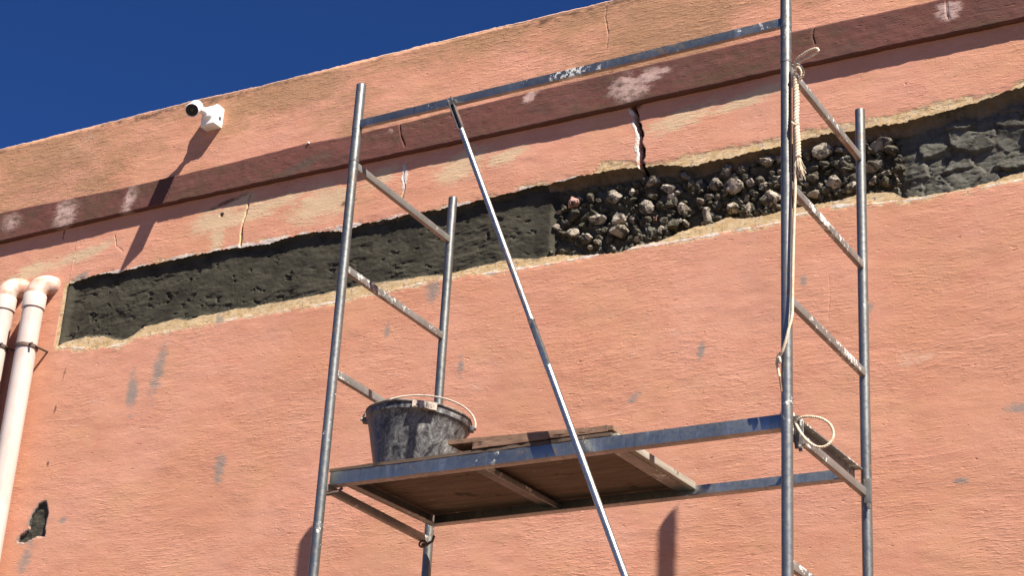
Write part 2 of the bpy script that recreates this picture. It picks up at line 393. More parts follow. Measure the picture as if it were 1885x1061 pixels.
XB0 = onY(108, 636)[0]; XB1 = onY(127, 524)[0]       # band's left end, foot and head
def px_x(u, v=450): return onY(u, v)[0]

cracks = {}
def crack(name, pts): cracks[name] = line([(u, v) for u, v in pts])[:, :]
def poly(pts): return np.array([onY(u, v)[[0, 2]] for u, v in pts])
big = poly([(1167, 184), (1167, 197), (1172, 212), (1174, 227), (1180, 247), (1179, 266), (1182, 281), (1179, 296), (1183, 316)])
thin = [poly([(462, 358), (455, 385), (446, 415), (442, 452)]), poly([(748, 300), (742, 325), (746, 345), (738, 372)]), poly([(1118, 0), (1114, 30), (1120, 62), (1116, 90)]),
        poly([(212, 435), (214, 452), (226, 462)]), poly([(1525, 505), (1528, 540), (1524, 596)])]

def dist_poly(p, X, Z):
    d = np.full(X.shape, 9.)
    for a, b in zip(p, p[1:]):
        ab = b-a; L2 = ab@ab
        t = np.clip(((X-a[0])*ab[0]+(Z-a[1])*ab[1])/L2, 0, 1)
        d = np.minimum(d, np.hypot(X-a[0]-t*ab[0], Z-a[1]-t*ab[1]))
    return d
def blob(X, Z, u, v, ru, rv, rot=0., Y=0.):
    """soft mask 1 in the centre, .5 at the rim, of a patch given on the photo, sizes in photo px"""
    c = onY(u, v, Y); k = 1/400.
    dx = X-c[0]; dz = Z-c[2]; ca, sa = math.cos(R(rot)), math.sin(R(rot))
    a = (dx*ca+dz*sa)/(ru*k); b = (-dx*sa+dz*ca)/(rv*k)
    return np.clip(1-.5*np.hypot(a, b), 0, 1)

# columns of the sheets: fine where seen, finer at cracks
X0, X1 = -7.25, -.5
fine = list(np.arange(X0, X1, .0065))
for p in [big]+thin: 
    a, b = p[:, 0].min()-.04, p[:, 0].max()+.03
    fine = [x for x in fine if not a < x < b]+list(np.arange(a, b, .0028))
for a, b in ((XB0-.03, XB1+.04),):
    fine = [x for x in fine if not a < x < b]+list(np.arange(a, b, .003))
xs = np.array(sorted(list(np.linspace(-13, X0-.1, 22))+fine+list(np.linspace(X1+.1, 3.5, 18))))
TOPZ = ev(top_l, xs) + .004*fbm(xs*9, xs*0, 4, 3) + .003*fbm(xs*60, xs*0, 3, 5)
zt0 = ev(up_l, xs) + .007*fbm(xs*24, xs*0, 5, 21, .7) + .006*fbm(xs*90, xs*0, 3, 29)
zb0 = ev(lo_l, xs) + .006*fbm(xs*22, xs*0, 5, 41, .7) + .0045*fbm(xs*95, xs*0, 3, 43)
# close the band at its left end (the end edge leans as the photo shows)
zmid = ev(lo_l, xs) + .004
e = np.clip((xs-XB0)/(XB1-XB0)+.75*fbm(xs*55, xs*0, 4, 88, .7), .02, 1)**.8
zt = np.where(xs < XB0, zmid, np.where(xs < XB1, zmid+(zt0-zmid)*(e), zt0)); zb = np.where(xs < XB0, zmid, zb0)
zt = np.maximum(zt, zb)

bx = lambda u: onY(u, 450)[0]
def prof(tab, x):
    p = np.array([(bx(u), d) for u, d in tab]); return np.interp(x, p[:, 0], p[:, 1])
depth = prof([(60, .018), (600, .02), (900, .024), (1005, .032), (1022, .075), (1600, .075), (1655, .06), (1700, .052), (1885, .06)], xs)
lipz = prof([(60, .004), (900, .006), (1000, .02), (1060, .03), (1600, .03), (1885, .05)], xs)   # how far the broken edge slopes down as it goes in
lipd = prof([(60, .012), (900, .016), (1000, .045), (1060, .06), (1600, .05), (1700, .05), (1885, .075)], xs)

def wall_attrs(X, Z):
    A = {}
    yt = ev(yel_t, X[0])[None, :]; yb = ev(yel_b, X[0])[None, :]; a = zt[None, :]; b = zb[None, :]
    inb = (X > XB0-.03)
    # 0.5 on the traced limit, rising toward the band
    yu = np.where(Z >= a-.01, .5+(yt-Z)*9, 0); yl = np.where(Z <= b+.01, .5+(Z-yb)*9, 0)
    weak = prof([(0, .30), (1000, .34), (1090, 1.), (1885, 1.)], X[0])[None, :]
    thin_ = np.where(X < bx(1060), .0, 1.)
    y = np.clip(np.where(inb, np.maximum(np.clip(yu, 0, .95)*np.where(X < bx(1085), .78+.5*fbm(X*9, Z*12, 3, 17), 1.), np.clip(yl, 0, .95)), 0), 0, 1)
    sc_m = np.zeros_like(X)
    for (u, v, ru, rv, ro) in ((400, 405, 55, 26, 10), (590, 375, 60, 30, 10), (440, 372, 40, 12, 12), (850, 305, 48, 26, 12), (700, 325, 30, 16, 10), (1255, 218, 62, 14, 12), (930, 288, 36, 12, 12), (150, 470, 70, 12, 10), (480, 385, 90, 16, 12), (400, 440, 14, 24, 0), (315, 490, 40, 12, 10), (1380, 180, 60, 12, 12), (60, 500, 60, 16, 12)):
        sc_m = np.maximum(sc_m, blob(X, Z, u, v, ru*1.3, rv*1.3, ro)*.92)
    A['scrape'] = sc_m
    for (u, v, ru, rv, ro) in () and ((400, 400, 45, 22, 10), (590, 370, 50, 26, 10), (440, 372, 40, 12, 12), (850, 305, 42, 24, 12), (700, 325, 30, 16, 10), (1270, 215, 55, 14, 12), (930, 288, 30, 10, 12), (150, 470, 60, 8, 10), (400, 430, 10, 22, 0), (315, 500, 30, 9, 10)):
        y = np.maximum(y, blob(X, Z, u, v, ru, rv, ro)*.86)
    for p, w in ((thin[0], .011), (thin[1], .005)):
        y = np.maximum(y, np.clip(.82-(dist_poly(p, X, Z)+.010*fbm(X*28, Z*28, 4, 23))/w*.42, 0, 1))
    A['yellow'] = y
    w = np.where(inb & (Z >= a-.01), np.clip(.34+(ev(yel_t, X[0])[None, :]-Z)*20, 0, .60)*np.where(X < bx(1060), .9+.45*fbm(X*14, Z*20, 4, 14), .55), 0)
    w = np.maximum(w, np.where(inb & (Z <= b+.01), np.clip(.62-np.abs(Z-yb-.008)*30, 0, .62)*prof([(0, .8), (850, .9), (960, 1.08), (1200, 1.05), (1885, .9)], X[0])[None, :], 0))
    w = np.maximum(w, np.clip(1.0-np.abs(dist_poly(big-np.array([.017, 0]), X, Z)+.012*fbm(X*30, Z*30, 3, 19))/.010*.5, 0, .64)*(Z < big[0, 1]-.04))
    for (u, v, ru, rv, ro) in ((1745, 15, 26, 24, 0), (18, 548, 10, 5, 0), (745, 325, 7, 30, 5)):
        w = np.maximum(w, blob(X, Z, u, v, ru, rv, ro)*.95)
    w = w*np.where((X < XB1+.02) & (X > XB0-.08), .55, 1.)
    A['white'] = w
    s = np.zeros_like(X)
    for (u, v, ru, rv, ro) in ((243, 720, 12, 48, 4), (290, 688, 14, 50, -8), (797, 535, 13, 26, 0), (848, 672, 6, 20, 0), (713, 610, 6, 16, -4), (115, 960, 10, 7, 20), (45, 1035, 14, 32, -14),
         (1165, 733, 12, 8, 30), (1290, 645, 5, 20, -8), (404, 588, 12, 12, 0), (1480, 520, 6, 12, 0), (150, 510, 22, 9, 12), (150, 610, 14, 22, -10), (405, 860, 12, 28, 0), (1598, 570, 7, 16, 0), (1880, 750, 20, 12, 0), (1770, 885, 12, 6, 0), (610, 770, 5, 14, 0)):
        s = np.maximum(s, blob(X, Z, u, v, ru*1.25, rv*1.2, ro)*.88)
    s = np.maximum(s, np.where(inb, np.clip(.42-np.abs(Z-b+.002)*14, 0, .42), 0))
    A['smear'] = s
    tz = ev(top_l, X[0])[None, :]
    d = np.clip(.74-(tz-Z)*7, 0, .74)*(.80+.7*fbm(X*2.2, Z*0, 3, 77))
    for (u, v, ru, rv, ro) in ((640, 372, 20, 6, 12), (420, 372, 52, 7, 12), (408, 396, 6, 7, 0), (118, 690, 3, 22, -8), (102, 752, 4, 14, -8), (88, 855, 4, 8, -8), (1175, 190, 10, 18, 0), (118, 430, 3, 20, 0)):
        d = np.maximum(d, blob(X, Z, u, v, ru, rv, ro)*.85)
    A['dark'] = d
    d = np.maximum(d, 1.3*smooth(.013, .008, dist_poly(big, X, Z)+.009*fbm(X*45, Z*55, 4, 2)))
    c = np.zeros_like(X)
    P = np.array([onY(u, v)[[0, 2]] for u, v in ((84, 924), (88, 945), (82, 972), (82, 988), (66, 988), (46, 999), (33, 998), (38, 988), (52, 978), (58, 952), (72, 930))])
    inside = np.zeros(X.shape, bool); n = len(P)
    for k in range(n):
        (xa, za), (xb, zb_) = P[k], P[(k+1) % n]
        cnd = ((za > Z) != (zb_ > Z)) & (X < (xb-xa)*(Z-za)/(zb_-za+1e-12)+xa); inside ^= cnd
    dd = dist_poly(np.vstack([P, P[:1]]), X, Z)
    c = np.clip(.62+np.where(inside, dd, -dd)*55, 0, 1); A['cement'] = np.maximum(c, 1.4*smooth(.012, .008, dist_poly(big, X, Z)+.009*fbm(X*45, Z*55, 4, 2)))  # hole is cement; the main crack's inner shade is painted with the same mask
    A['smear'] = np.maximum(A['smear'], np.clip(.85-dd*24, 0, .8)*(1-inside))
    o = np.where(Z > ev(cor_t, X[0])[None, :]-.02, .53+1.2*fbm(X*1.9, Z*3.2, 5, 91, .6)+.35*smooth(.30, .0, tz-Z)-.08, 0.)
    o = np.maximum(o, np.where(Z > tz-.10, .62+.3*fbm(X*3, Z*3, 3, 92), 0)); A['ochre'] = np.clip(o, 0, 1)
    pl = np.where(Z < zb[None, :], .26+.22*fbm(X*1.3, Z*1.3, 3, 13), .15)
    pl = np.maximum(pl, np.where(Z > tz-.005, .7, 0)); 
    pl = np.maximum(pl, blob(X, Z, 140, 270, 90, 22, 12)*.6); pl = np.maximum(pl, blob(X, Z, 1700, 660, 90, 26, 5)*.62); pl = np.maximum(pl, blob(X, Z, 880, 700, 90, 120, 0)*.45)
    A['pale'] = pl
    A['hole'] = c
    return A

def wall_y(X, Z, A):
    Y = .0035*fbm(X*2.3, Z*3.1, 3, 7)+.0012*fbm(X*9, Z*22, 4, 8)
    Y = Y + .0018*smooth(.45, .65, A['yellow']+.25*fbm(X*30, Z*30, 3, 15))*(np.abs(Z-np.where(Z > (zt+zb)[None, :]/2, zt, zb)[...]) < .16)
    dB = dist_poly(big, X, Z)+.009*fbm(X*45, Z*55, 4, 2); Y = Y + .10*smooth(.0135, .0085, dB)
    for p, w, dpt in ((thin[0], .004, .01), (thin[1], .0025, .004), (thin[2], .0022, .0025), (thin[3], .002, .0025), (thin[4], .0013, .0009)):
        Y = Y + dpt*smooth(w*1.7, w*.5, dist_poly(p, X, Z)+.003*fbm(X*70, Z*70, 3, 4))
    Y = Y + .012*smooth(.45, .6, A['hole']) + .003*fbm(X*40, Z*40, 3, 6)*smooth(.45, .6, A['hole'])
    Y = Y + .012*smooth(.5, .85, blob(X, Z, 408, 396, 5, 5))
    return Y

building = empty('building', (0, 3, 0), 'salmon pink rendered building wall with a maroon cornice under deep blue sky', 'building')
XX = lambda n: np.repeat(xs[None, :], n, 0)
# --- above the band
n = 185; t = np.linspace(0, 1, n)[:, None]
Z = TOPZ[None, :]*(1-t)+zt[None, :]*t; X = XX(n); A = wall_attrs(X, Z); Yu = wall_y(X, Z, A)
roundtop = .012*smooth(.02, 0, TOPZ[None, :]-Z)
yzt = Yu[-1].copy()
# one sheet for the whole face: above, below joined separately as parts of the same mesh through the band hole
def face(name, Z, X, Y, A): return grid(name, X, Y, Z, M_wall, building, A, flip=False)
n2 = 300; t2 = np.linspace(0, 1, n2)[:, None]**1.0
ZL = 3.25
Z2 = zb[None, :]*(1-t2)+(ZL-.0)*t2; X2 = XX(n2); A2 = wall_attrs(X2, Z2); Y2 = wall_y(X2, Z2, A2)
yzb = Y2[0].copy()
Z3 = np.repeat(np.array([2.6, 1.6, .8, -.05])[:, None], len(xs), 1); X3 = XX(4); A3 = wall_attrs(X3, Z3); Y3 = X3*0
# top cap rows
Zc = np.stack([TOPZ-.01, TOPZ+.002, TOPZ+.004]); Yc = np.stack([TOPZ*0+.26, TOPZ*0+.25, TOPZ*0+.012]); Xc = XX(3)
Ac = {k: np.zeros(Xc.shape)+(.8 if k == 'pale' else .3 if k == 'ochre' else 0) for k in A}
up_mesh = dict(X=np.vstack([Xc, X]), Y=np.vstack([Yc, Yu+roundtop]), Z=np.vstack([Zc, Z]), A={k: np.vstack([Ac[k], A[k]]) for k in A})
dn_mesh = dict(X=np.vstack([X2, X3]), Y=np.vstack([Y2, Y3]), Z=np.vstack([Z2, Z3]), A={k: np.vstack([A2[k], A3[k]]) for k in A})
grid('wall', up_mesh['X'], up_mesh['Y'], up_mesh['Z'], M_wall, building, up_mesh['A'])
grid('wall', dn_mesh['X'], dn_mesh['Y'], dn_mesh['Z'], M_wall, building, dn_mesh['A'])
# --- the chased band: broken lip, floor, lower lip
sel = xs >= XB0-.004; xb = xs[sel]; T = zt[sel]; B = zb[sel]; D = depth[sel]; LD = lipd[sel]; LZ = np.minimum(lipz[sel], (T-B)*.3)
ramp = smooth(XB0-.004, XB0+.05, xb); D = D*ramp; LD = np.minimum(LD, D)*ramp+0
rows = []; isl = []
nl = 9
yT = yzt[sel]; yB = yzb[sel]
for k in range(nl):
    s = k/(nl-1); rows.append((T-LZ*s**1.6, yT*(1-s)+LD*math.sin(s*math.pi/2)**.9)); isl.append(1-.0*s)
rows.append((T-LZ-.002, D*.97)); isl.append(.9)
nf = 84
lowc = np.minimum(.014, (T-B)*.2)
for k in range(1, nf):
    s = k/nf; rows.append(((T-LZ-.002)*(1-s)+(B+lowc)*s, D)); isl.append(0)
for k in range(6):
    s = k/5; rows.append(((B+lowc)*(1-s)+B*s, D*(1-s)+yB*s)); isl.append(.1+.75*s)
Zb_ = np.array([r[0] for r in rows]); Yb_ = np.array([r[1] for r in rows]); Xb_ = np.repeat(xb[None, :], len(rows), 0); I = np.array(isl)[:, None]+Xb_*0
# floor relief
mid = smooth(bx(1012), bx(1024), Xb_)*smooth(bx(1670), bx(1640), Xb_); rgt = smooth(bx(1640), bx(1680), Xb_)
nfl = (1-smooth(.1, .6, I))
wx = Xb_+.02*fbm(Xb_*14, Zb_*14, 3, 52); wz = Zb_+.02*fbm(Xb_*14, Zb_*14, 3, 53)
r0_, ax_, ay_, ed_, _ = voro(wx*6+wz*2, wz*15, 60)
wq = .05*fbm(Xb_*5, Zb_*5, 3, 54); dab = smooth(.0, .35, fbm(Xb_*5.3+Zb_*1.7+wq*20, Zb_*17-Xb_*2.1, 5, 32, .6))
fl = .008*fbm(Xb_*3.1, Zb_*7, 4, 31, .5)+.0035*dab+.0035*dab*fbm(wx*26+Zb_*6, wz*44, 4, 33)+.0022*fbm(wx*33, wz*52, 4, 35, .65)+.008*smooth(.40, .55, fbm(wx*19+Zb_*4, wz*31, 4, 34, .6))
rid = 1-np.abs(fbm(Xb_*16, Zb_*18, 5, 35, .55))*2.6
r1_, bx_, by_, e1_, c1_ = voro(wx*24, wz*27, 64); r2_, cx_, cy_, e2_, c2_ = voro(wx*55, wz*60, 68)
md = .030*fbm(Xb_*12, Zb_*14, 4, 36, .6)-.050*(r1_**1.5)*smooth(.0, .35, e1_)*(1-.5*c1_)-.016*r2_*smooth(0, .3, e2_)+.012*(bx_*(r1_-.5)+by_*(r2_-.5))
slab = np.floor(fbm(Xb_*3.2+.8*fbm(Xb_*9, Zb_*9, 2, 50), Zb_*6, 2, 51)*4)/4
r3_, dx_, dy_, e3_, _ = voro(wx*9, wz*12, 72); r4_, ex_, ey_, e4_, _ = voro(wx*22, wz*30, 76)
rg = -.020*r3_+.016*(dx_*(r3_-.5)+dy_*(r3_-.3))+.004*smooth(.10, .0, e3_)+.016*fbm(Xb_*5, Zb_*7, 4, 37, .45)-.003*r4_*smooth(.0, .2, e4_)
edge_fade = smooth(0, .02, np.minimum(T[None, :]-Zb_, Zb_-B[None, :]))
left_e = smooth(XB0, XB0+.06, Xb_)
Yb_ = Yb_+nfl*edge_fade*left_e*(fl*(1-mid)*(1-.3*rgt)+md*mid+rg*rgt)+(1-nfl)*.011*fbm(Xb_*40, Zb_*55, 4, 39, .6)*smooth(0, .006, np.minimum(T[None, :]-Zb_, Zb_-B[None, :]))
Yb_ = np.where((I < .5), np.maximum(Yb_, .004*left_e), Yb_)
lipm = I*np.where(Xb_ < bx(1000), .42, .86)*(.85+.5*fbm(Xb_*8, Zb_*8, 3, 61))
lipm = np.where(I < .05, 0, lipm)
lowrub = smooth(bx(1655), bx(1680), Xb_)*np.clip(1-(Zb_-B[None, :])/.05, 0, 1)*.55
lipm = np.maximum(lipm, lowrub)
dry = np.clip(.12+rgt*.38+mid*.5, 0, 1)
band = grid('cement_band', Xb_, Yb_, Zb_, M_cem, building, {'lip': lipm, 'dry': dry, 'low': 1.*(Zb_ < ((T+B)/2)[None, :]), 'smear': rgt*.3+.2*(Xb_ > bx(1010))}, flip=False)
band['label'] = 'long chiselled groove filled with dark wet cement and rubble'

# --- stones in the groove
def stone(u, v, rpx, kind, flat=1., seed=0, out=None, rot=0, into=None, sub=4):
    rnd = random.Random(seed); p = onY(u, v, .0); k = rpx/410.
    dep = float(prof([(900, .03), (1022, .075), (1600, .075), (1655, .06), (1885, .06)], np.array([p[0]]))[0])
    bm = bmesh.new(); bmesh.ops.create_icosphere(bm, subdivisions=sub, radius=1)
    planes = [(Vector((rnd.gauss(0, 1), rnd.gauss(0, 1), rnd.gauss(0, 1))).normalized(), rnd.uniform(.42, .86)) for _ in range(11)]
    for vv in bm.verts:
        c = vv.co.copy()
        for nn, dd in planes:
            e = c.dot(nn)-dd
            if e > 0: c -= nn*e*.92
        vv.co = c
    co = np.array([v.co[:] for v in bm.verts]); 
    nz = fbm(co[:, 0]*2.4+seed, co[:, 2]*2.4+co[:, 1]*2.1, 4, seed)*.16+fbm(co[:, 0]*7+seed, co[:, 2]*7-co[:, 1]*6, 3, seed+5)*.09
    sx, sz = k*rnd.uniform(1.05, 1.45), k*rnd.uniform(.85, 1.2)*flat; syy = max(k*1.05, .016)
    ce = Vector((p[0], 0, p[2])); sh = (out if out is not None else dep-.022-syy*rnd.uniform(.15, .7))
    rt_ = Matrix.Rotation(R(rot+rnd.uniform(-25, 25)), 3, 'Y')
    # keep the stone where the photo shows it: slide it along the sight line to its depth
    q = onY(u, v, sh)
    for vv, d in zip(bm.verts, nz):
        c = vv.co*(1+d); vv.co = Vector(q)+rt_@Vector((c.x*sx, c.y*syy, c.z*sz))
    if into is not None:
        me_ = bpy.data.meshes.new('t'); bm.to_mesh(me_); bm.free(); into.from_mesh(me_); bpy.data.meshes.remove(me_); return
    return frombm('stone', bm, M_st[kind], building, 38)
Z4 = [(268,470,40,2),(380,440,45,3),(530,440,50,0),(655,405,40,1),(785,345,62,1),(885,380,42,1),(985,300,38,0),(1190,350,42,0),(1270,265,40,0),(1310,370,58,1),(1425,340,33,0),(1375,250,34,0),
 (1520,205,44,1),(1445,225,24,3),(1600,190,24,0),(740,505,48,0),(895,480,32,1),(985,510,42,1),(1095,460,38,0),(1140,555,50,0),(1295,515,52,1),(1400,510,45,1),(1540,460,48,1),(430,585,55,1),
 (570,575,50,1),(560,655,56,1),(250,670,50,1),(365,705,42,1),(270,555,44,3),(660,580,28,0),(690,665,33,3),(825,665,40,0),(800,575,16,2),(1000,605,30,1),(920,615,48,3),(1130,602,26,0),
 (640,470,28,3),(1030,365,42,3),(455,655,30,3),(1400,592,18,3),(860,590,30,3),(1100,400,26,3),(760,430,26,3),(480,520,26,3),(1215,440,26,3),(1460,420,26,3),(215,520,30,3),(640,700,24,3),(500,715,26,3),
 (1040,530,22,3),(930,420,22,1),(330,620,22,3),(1560,350,28,3),(1490,330,34,3)]
Z5 = [(25,750,30,1),(90,745,22,0),(290,700,44,1),(370,700,22,0),(350,760,22,0),(350,850,36,1),(415,875,30,1),(250,905,26,1),(45,925,42,1),(300,765,24,3),(530,770,36,0),(570,668,50,0),
 (580,848,46,3),(530,840,26,1),(440,830,26,3),(510,905,18,3),(310,885,20,3),(395,790,24,3),(610,700,34,3),(240,830,26,3),(220,720,22,3),(470,740,20,3),(640,790,26,3),(180,880,24,3),(520,700,26,3),(560,900,20,3)]
k = 0
for (a, b, r, m) in Z4: stone(980+a/3.536, 240+b/3.536, r/3.536*.92, m, 1. if m != 1 else .9, 100+k); k += 1
for (a, b, r, m) in Z5: stone(1400+a/2.526, b/2.526, r/2.526*.92, m, .85, 200+k); k += 1

for kd, nm, cnt in ((0, 'rubble_chips', 70), (3, 'mortar_crumbs', 110)):
    acc = bmesh.new()
    for q_ in range(cnt):
        u = 1016+RN.rand()*645; x_ = onY(u, 400)[0]; zt_ = float(np.interp(x_, xs, zt)); zb_ = float(np.interp(x_, xs, zb)); f = RN.rand()*.86+.04
        zz = zb_+(zt_-zb_)*f*.82; d_ = np.array([x_, 0, zz])-CAMP; vv = PH/2-FPX*(d_@U_)/(d_@F_); uu = PW/2+FPX*(d_@R_)/(d_@F_)
        stone(uu, vv, 3.0+5.5*RN.rand()**1.5, kd, .9, 400+q_+500*kd, into=acc, sub=3)
    o = frombm(nm, acc, M_st[kd], building, 38); o['kind'] = 'stuff'
# --- cornice
nc = 26; t = np.linspace(0, 1, nc)[:, None]; CT = ev(cor_t, xs)+.002*fbm(xs*14, xs*0, 4, 71); CB = ev(cor_b, xs)+.0025*fbm(xs*18, xs*0, 4, 72)
Zk = CT[None, :]*(1-t)+CB[None, :]*t; Xk = XX(nc); PR = -.03+.0025*fbm(Xk*5, Zk*7, 4, 73)+.0012*fbm(Xk*30, Zk*40, 3, 74)
dent = dist_poly(poly([(1748, 0), (1746, 20), (1750, 42)]), Xk, Zk)
PR = PR+.006*smooth(.005, .002, dent)
for p in ([(735, 228), (738, 250), (745, 268)], [(1498, 50), (1496, 66), (1500, 80)], [(320, 320), (312, 345), (300, 378)]):
    PR = PR+.004*smooth(.005, .002, dist_poly(np.array([onY(u, v, -.03)[[0, 2]] for u, v in p]), Xk, Zk)+.002*fbm(Xk*60, Zk*60, 3, 75))
Z_ = np.vstack([CT[None, :]+.004, CT[None, :]+.003, Zk, CB[None, :]-.002, CB[None, :]-.0015]); Y_ = np.vstack([CT[None, :]*0+.004, CT[None, :]*0-.024, PR, CB[None, :]*0-.026, CB[None, :]*0+.004]); X_ = XX(nc+4)
def cor_masks(X, Z):
    A = {k: np.zeros(X.shape) for k in ('ochre', 'pale', 'yellow', 'white', 'smear', 'dark', 'cement', 'scrape')}
    w = np.zeros_like(X)
    for (u, v, ru, rv, ro, a) in ((122, 394, 34, 36, 10, .9), (238, 366, 20, 38, -12, .92), (20, 410, 34, 28, 10, .8), (1150, 158, 34, 24, 12, .92), (1195, 140, 44, 15, 8, .9), (1165, 170, 36, 18, 10, .85), (975, 180, 17, 11, 10, .9), (1747, 16, 22, 22, 0, .9), (720, 240, 12, 8, 0, .55)):
        w = np.maximum(w, blob(X, Z, u, v, ru, rv, ro, -.03)*a)
    A['white'] = w
    A['smear'] = np.maximum(.40+.42*fbm(X*1.6, Z*3, 4, 81), blob(X, Z, 1130, 142, 45, 9, 12, -.03)*.85)*.78
    for (u, v, ru, rv, a) in ((555, 305, 85, 16, .78), (460, 330, 40, 10, .6), (1540, 60, 60, 10, .55), (60, 395, 50, 14, .6)): A['smear'] = np.maximum(A['smear'], blob(X, Z, u, v, ru, rv, 12, -.03)*a)
    A['dark'] = .40+.34*fbm(X*3, Z*6, 4, 82)
    ct = ev(cor_t, X[0])[None, :]; A['pale'] = np.clip(.55-(ct-Z)*70, 0, .5)
    return A
Ak = cor_masks(X_, Z_)
grid('cornice', X_, Y_, Z_, M_cor, building, Ak)
# sides, back and roof slab of the building
bm = bmesh.new()
def face4(bm, *p): bm.faces.new([bm.verts.new(q) for q in p])
zr = 5.3
for x in (-13, 3.5):
    face4(bm, (x, .004, -.05), (x, 9, -.05), (x, 9, float(ev(top_l, np.array([x]))[0])), (x, .004, float(ev(top_l, np.array([x]))[0])))
face4(bm, (-13, 9, -.05), (3.5, 9, -.05), (3.5, 9, 6.2), (-13, 9, 6.2))
frombm('side_wall', fin(bm), M_wall, building)
bm = bmesh.new(); bar_bm(bm, (-12.99, 4.62, zr), (3.49, 4.62, zr), 8.7, .2, bev=0); frombm('roof', bm, M_ground, building)
bm = bmesh.new(); bmesh.ops.create_icosphere(bm, subdivisions=2, radius=.006, matrix=Matrix.Translation(Vector(onY(568, 263, -.034))))
frombm('nail_head', bm, M_white, building)

# ------------------------------------------------------------------ drain pipes
def pipe(u, v, label, zel, zcol, kind, strapdir):
    c = onY(u, v, -.08); x = c[0]; r = .053
    root = empty('drain_pipe', (x, -.08, 0), label, 'drain pipe', 'white drain pipes on the wall')
    bm = bmesh.new(); tube_bm(bm, [(x, -.08, .02), (x, -.08, zel-.02)], r, 40); frombm('pipe', bm, M_pvc, root, 40)
    bm = bmesh.new(); tube_bm(bm, [(x, -.08, zcol-.002), (x, -.08, zcol), (x, -.08, zel-.004), (x, -.08, zel)], [r+.002, r+.006, r+.006, r+.004], 40); frombm('coupling', bm, M_pvc, root, 40)
    bm = bmesh.new(); rb = .078; pts = [(x, -.08, zel-.01)]
    ang = R(18)
    for k in range(13):
        a = math.pi/2*k/12; q = rb*(1-math.cos(a)); pts.append((x+q*math.sin(ang), -.08+q*math.cos(ang), zel+rb*math.sin(a)))
    l = pts[-1]; pts.append((l[0]+.06*math.sin(ang), l[1]+.06*math.cos(ang), l[2]-.002)); pts.append((l[0]+.16*math.sin(ang), l[1]+.16, l[2]-.004))
    tube_bm(bm, pts, [r+.003]+[r]*(len(pts)-1), 40); frombm('elbow', bm, M_elb, root, 40)
    return root, x
zc1 = onY(68, 556, -.11)[2]; zc0 = onY(15, 560, -.11)[2]
p1, x1 = pipe(38, 700, 'right one of two white drain pipes, nearest the cement band', onY(64, 537, -.12)[2], zc1-.02, 0, 1)
p2, x2 = pipe(38-55, 700, 'left one of two white drain pipes, at the left edge of the photo', onY(20, 540, -.12)[2], zc0-.02, 0, 1)
for root, x, u in ((p1, x1, 52), (p2, x2, 2)):
    z = onY(u, 631, -.13)[2]; bm = bmesh.new()
    prof_ = [(.0545, -.009), (.0585, -.009), (.0595, 0), (.0585, .009), (.0545, .009)]; lathe_bm(bm, prof_, 40, (x, -.08, z))
    bar_bm(bm, (x+.058, -.08, z), (x+.072, .01, z-.004), .016, .004, bev=0)
    tube_bm(bm, [(x+.052, -.112, z), (x+.074, -.118, z)], .006, 8)
    frombm('strap', fin(bm), M_rust, root, 40)

# ------------------------------------------------------------------ security camera
zc = onY(394, 220, -.055)
ctr = np.array([(-5.7021-5.6111-.0)/2+.001, 0, 4.585+EYE]); 
sc_ = empty('security_camera', (ctr[0], 0, ctr[2]), 'white bullet security camera on a square junction box near the wall top', 'security camera')
bw, bh, bd = .098, .112, .055
bm = bmesh.new(); bar_bm(bm, (ctr[0], .004, ctr[2]), (ctr[0], -bd, ctr[2]), bw, bh, bev=.005)
box = frombm('junction_box', bm, M_white, sc_, 40)
bm = bmesh.new(); bar_bm(bm, (ctr[0], -bd, ctr[2]), (ctr[0], -bd-.004, ctr[2]), bw-.012, bh-.012, bev=.001); frombm('lid', bm, M_white, box, 40)
bm = bmesh.new(); lathe_bm(bm, [(0, .003), (.009, .003), (.011, 0)], 20, (ctr[0]+bw/2, -.026, ctr[2]-.012), (1, 0, 0)); frombm('knockout', fin(bm), M_dark, box, 40)
mc = Vector((ctr[0]-.004, -bd-.004, ctr[2]+.006))
bm = bmesh.new(); lathe_bm(bm, [(.0, -.001), (.034, -.001), (.034, .004), (.027, .014), (.018, .018), (0, .018)], 32, mc, (0, -1, 0)); frombm('mount_base', fin(bm), M_white, sc_, 40)
fc = Vector(onY(353.5, 202.5, -.235)); rc = Vector(onY(362, 196, -.115)); ax = (fc-rc).normalized()
bm = bmesh.new(); tube_bm(bm, [mc+Vector((0, -.012, 0)), mc+Vector((-.006, -.034, .004)), rc+ax*.012+Vector((.006, .0, -.018))], [.013, .015, .013], 20)
bmesh.ops.create_uvsphere(bm, u_segments=24, v_segments=16, radius=.019, matrix=Matrix.Translation(mc+Vector((-.006, -.036, .004)))); frombm('ball_joint', fin(bm), M_white, sc_, 60)
Lb = (fc-rc).length; r0 = .034
bm = bmesh.new(); lathe_bm(bm, [(0, -.006), (.022, -.004), (r0-.004, 0), (r0, .008), (r0, Lb-.004), (r0+.001, Lb), (r0-.001, Lb+.004), (r0-.003, Lb+.003)], 48, rc, ax)
body = frombm('camera_body', fin(bm), M_white, sc_, 40)
bm = bmesh.new(); lathe_bm(bm, [(r0-.003, Lb+.003), (.015, Lb+.002), (.014, Lb+.0035), (.012, Lb+.0035), (.011, Lb+.001)], 40, rc, ax); frombm('faceplate', fin(bm), M_black, body, 40)
bm = bmesh.new(); lathe_bm(bm, [(.0115, Lb+.001), (.008, Lb+.003), (0, Lb+.004)], 32, rc, ax); frombm('lens', fin(bm), M_lens, body, 60)
